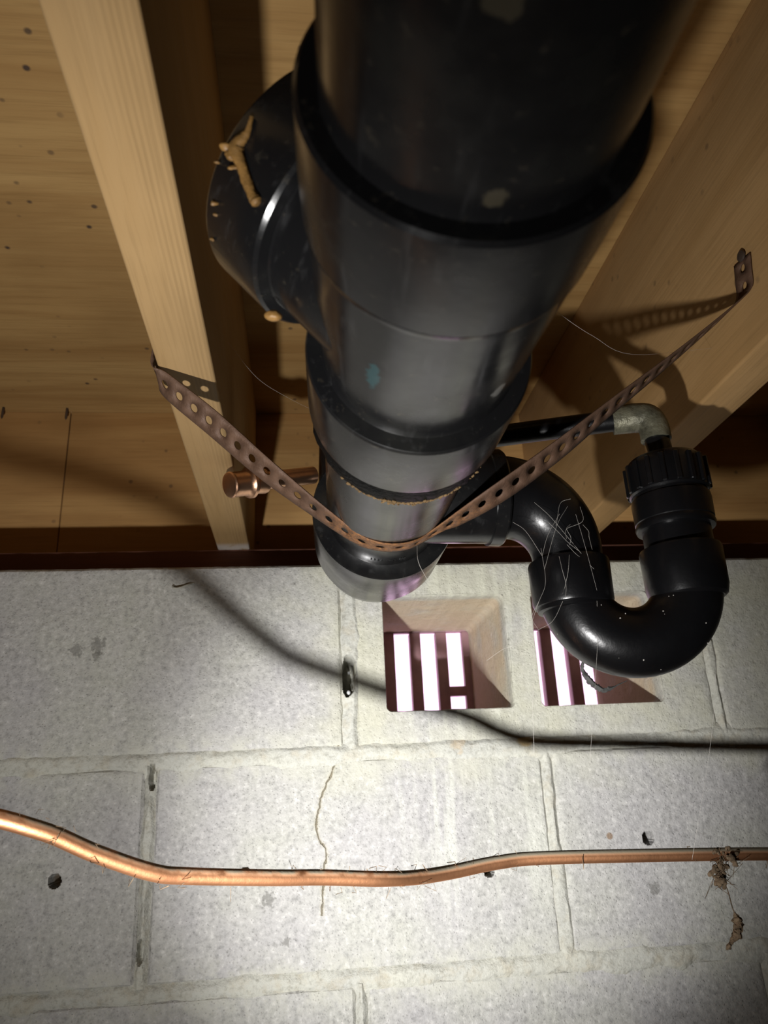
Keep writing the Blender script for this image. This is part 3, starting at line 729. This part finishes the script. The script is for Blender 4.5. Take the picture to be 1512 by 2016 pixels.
def ribbon_web(name, strands, label, mat='web', rad=0.00007, cat='cobweb', parent=None):
    parts = []
    for pts in strands:
        P = smooth_path(pts, 6) if len(pts) > 2 else np.array(pts, float)
        parts.append(sweep_geo(P, rad, 5))
    V, F = merge(parts); o = put(name, V, F, mat, parent)
    if parent is None: tag(o, label, cat, None, 'stuff')
    return o
webs = [[(0.3126, -0.346, -0.0940), (0.3126, -0.347, -0.1176), (0.3075, -0.345, -0.1300), (0.3026, -0.34, -0.1401), (0.3061, -0.34, -0.1488)],
        [(0.3075, -0.345, -0.1300), (0.2988, -0.33, -0.152), (0.285, -0.32, -0.1580), (0.279, -0.30, -0.1615)],
        [(0.3061, -0.34, -0.1488), (0.2990, -0.335, -0.19), (0.297, -0.33, -0.2258)],
        [(0.3281, -0.348, -0.0700), (0.318, -0.348, -0.0852), (0.3126, -0.3465, -0.0997)], [(0.335, -0.347, -0.0640), (0.3240, -0.350, -0.0800), (0.3130, -0.347, -0.1090)],
        [(0.340, -0.347, -0.0700), (0.343, -0.3485, -0.0950), (0.3465, -0.3490, -0.1250)], [(0.322, -0.349, -0.1320), (0.315, -0.345, -0.1440), (0.3061, -0.34, -0.1488)],
        [(0.3479, -0.343, -0.1307), (0.3450, -0.34, -0.1600), (0.3329, -0.33, -0.2334)], [(0.312, -0.345, -0.0600), (0.3200, -0.350, -0.0720), (0.330, -0.3485, -0.0850), (0.3400, -0.3470, -0.0985)],
        [(0.2950, -0.346, -0.0750), (0.3020, -0.350, -0.0830), (0.3126, -0.3465, -0.0997)]]
for i in range(8):
    a_ = np.array([rng.uniform(0.300, 0.345), -0.3475 - rng.uniform(0, 0.004), rng.uniform(-0.105, -0.060)]); b_ = a_ + np.array([rng.normal(0, 0.012), 0.002, -rng.uniform(0.006, 0.03)])
    webs.append([a_, (a_ * 2 + b_) / 3 + rng.normal(0, 0.0022, 3), (a_ + b_ * 2) / 3 + rng.normal(0, 0.0022, 3), b_])
ribbon_web('cobweb', webs, 'pale cobweb threads clinging to the elbow and inlet of the trap')
ribbon_web('cobweb', [[(0.4257, -0.34, -0.1724), (0.4180, -0.33, -0.22), (0.4046, -0.30, -0.2960)]], 'single fine thread hanging from the right of the trap to the copper tube', rad=0.00007)
ribbon_web('cobweb', [[(0.0906, -0.26, 0.1200), (0.114, -0.245, 0.0950), (0.1394, -0.24, 0.0790), (0.165, -0.23, 0.0700)]], 'fine thread between the pale joist and the drain pipe')
ribbon_web('cobweb', [[(0.3050, -0.43, 0.0500), (0.3206, -0.42, 0.0423), (0.3446, -0.41, 0.0330), (0.3800, -0.39, 0.0320), (0.4714, -0.34, 0.0700)]], 'fine thread between the drain pipe and the scuffed joist')
ribbon_web('cobweb', [[(0.232, -0.318, -0.0800), (0.231, -0.325, -0.0960), (0.238, -0.315, -0.1060)]], 'short thread dangling under the strap on the drain pipe', rad=0.00013)

sh = smooth_path([(0.3490, -0.3100, -0.1580), (0.3474, -0.300, -0.1676), (0.3489, -0.300, -0.1734), (0.3528, -0.300, -0.1795), (0.3595, -0.300, -0.1843), (0.3651, -0.300, -0.1838), (0.3720, -0.300, -0.1812), (0.3790, -0.300, -0.1786)], 6)
tag(sweep('lint_shred', sh, np.interp(np.linspace(0, 1, len(sh)), [0, 0.2, 0.35, 0.6, 0.72, 0.8, 1], [0.0008, 0.0013, 0.0024, 0.0016, 0.0014, 0.0005, 0.0002]), 'shred', None, n=8, wob=0.22), 'dark ragged shred of lint dangling under the trap', 'lint')

lint = thing('dust_clump', (0.462, -0.226, -0.315), 'brown dust clump hanging on a thread from the copper tube at the right', 'dust')
parts = []
for i, (q, n, sp, r) in enumerate((((0.4610, -0.2285, -0.3035), 16, 0.0030, 0.0024), ((0.4700, -0.2285, -0.3020), 14, 0.0030, 0.0022), ((0.4600, -0.2265, -0.3100), 12, 0.0020, 0.0020), ((0.4588, -0.2265, -0.3165), 26, 0.0030, 0.0024))):
    for k in range(n): parts.append(lump_geo(np.array(q) + rng.normal(0, sp, 3) * (1, 0.6, 1), r * rng.uniform(0.5, 1.1), 300 + 40 * i + k, (1, 0.8, 1), 2, 0.5))
    for k in range(10):
        a_ = np.array(q) + rng.normal(0, sp, 3); parts.append(sweep_geo([a_, a_ + rng.normal(0, 0.004, 3), a_ + rng.normal(0, 0.006, 3)], 0.0002, 4))
V, F = merge(parts)
put('clump', V, F, 'lint', lint)
sweep('thread', smooth_path([(0.4620, -0.226, -0.3190), (0.4636, -0.226, -0.3260), (0.4649, -0.226, -0.3373), (0.4668, -0.226, -0.3420)], 6), 0.0004, 'lint', lint, n=6)
P = smooth_path([(0.4655, -0.226, -0.3395), (0.4668, -0.226, -0.3450), (0.4655, -0.226, -0.3520), (0.4600, -0.226, -0.3580), (0.4543, -0.226, -0.3632)], 6)
sweep('frayed_tail', P, np.interp(np.linspace(0, 1, len(P)), [0, 0.25, 0.5, 0.7, 0.8, 0.9, 1], [0.0006, 0.0034, 0.0036, 0.0020, 0.0010, 0.0020, 0.0005]), 'lint', lint, n=10, wob=0.25)
parts = []
path = smooth_path(tp, 8); sel = path[(path[:, 0] > -0.1) & (path[:, 0] < 0.6)]
for i in range(60):
    c = sel[rng.integers(len(sel))] + np.array([rng.normal(0, 0.006), rng.normal(0, 0.0015), 0.0]); up_side = rng.random() < 0.5
    a = np.array([c[0], c[1] - 0.003, c[2] + (0.0046 if up_side else -0.0046)])
    parts.append(sweep_geo([a, a + rng.normal(0, 0.0016, 3) + [0, 0, 0.0012 if up_side else -0.0022], a + rng.normal(0, 0.0032, 3)], rng.uniform(0.0001, 0.00028), 4))
V, F = merge(parts); tag(put('dust_fluff', V, F, 'lint', tube), kind='stuff')

hk = smooth_path([(0.0140, 0.001, -0.0205), (0.0128, -0.004, -0.0235), (0.0155, -0.006, -0.0262), (0.0220, -0.006, -0.0252), (0.0300, -0.004, -0.0215), (0.0370, 0.002, -0.0180)], 6)
tag(sweep('wire_hook', hk, 0.0010, 'mortar', None, n=8), 'small bent wire hook sticking out of the top course of blocks', 'hook')
for q, r, lab in (((0.2012, 0.006, -0.1205), 0.0016, 'water drop in the open mortar gap, the upper one'), ((0.2000, 0.003, -0.1415), 0.0020, 'water drop in the open mortar gap, the lower one')):
    V, F = lump_geo(q, r, 5, (1, 1, 1.15), 3, 0.05); tag(put('water_drop', V, F, 'drop'), lab, 'drop', 'drops in the gap')
# pale dust specks on the trap bend
parts = []
for i in range(18):
    t = rng.uniform(0.1, 3.0); a = rng.uniform(2.4, 4.6); ctr = c_trap = (np.array([0.38025, -0.324, TZ]) + RB * (math.cos(t) * -e + math.sin(t) * dnz)); rad_d = (math.cos(t) * -e + math.sin(t) * dnz); nrm = np.cross(e, dnz)
    parts.append(lump_geo(ctr + 0.0240 * (math.cos(a) * nrm * (1 if nrm[1] > 0 else -1) + math.sin(a) * rad_d * -1), rng.uniform(0.0002, 0.0006), i, (1, 1, 1), 1))
V, F = merge(parts); tag(put('dust_specks', V, F, 'web', trap), kind='stuff')
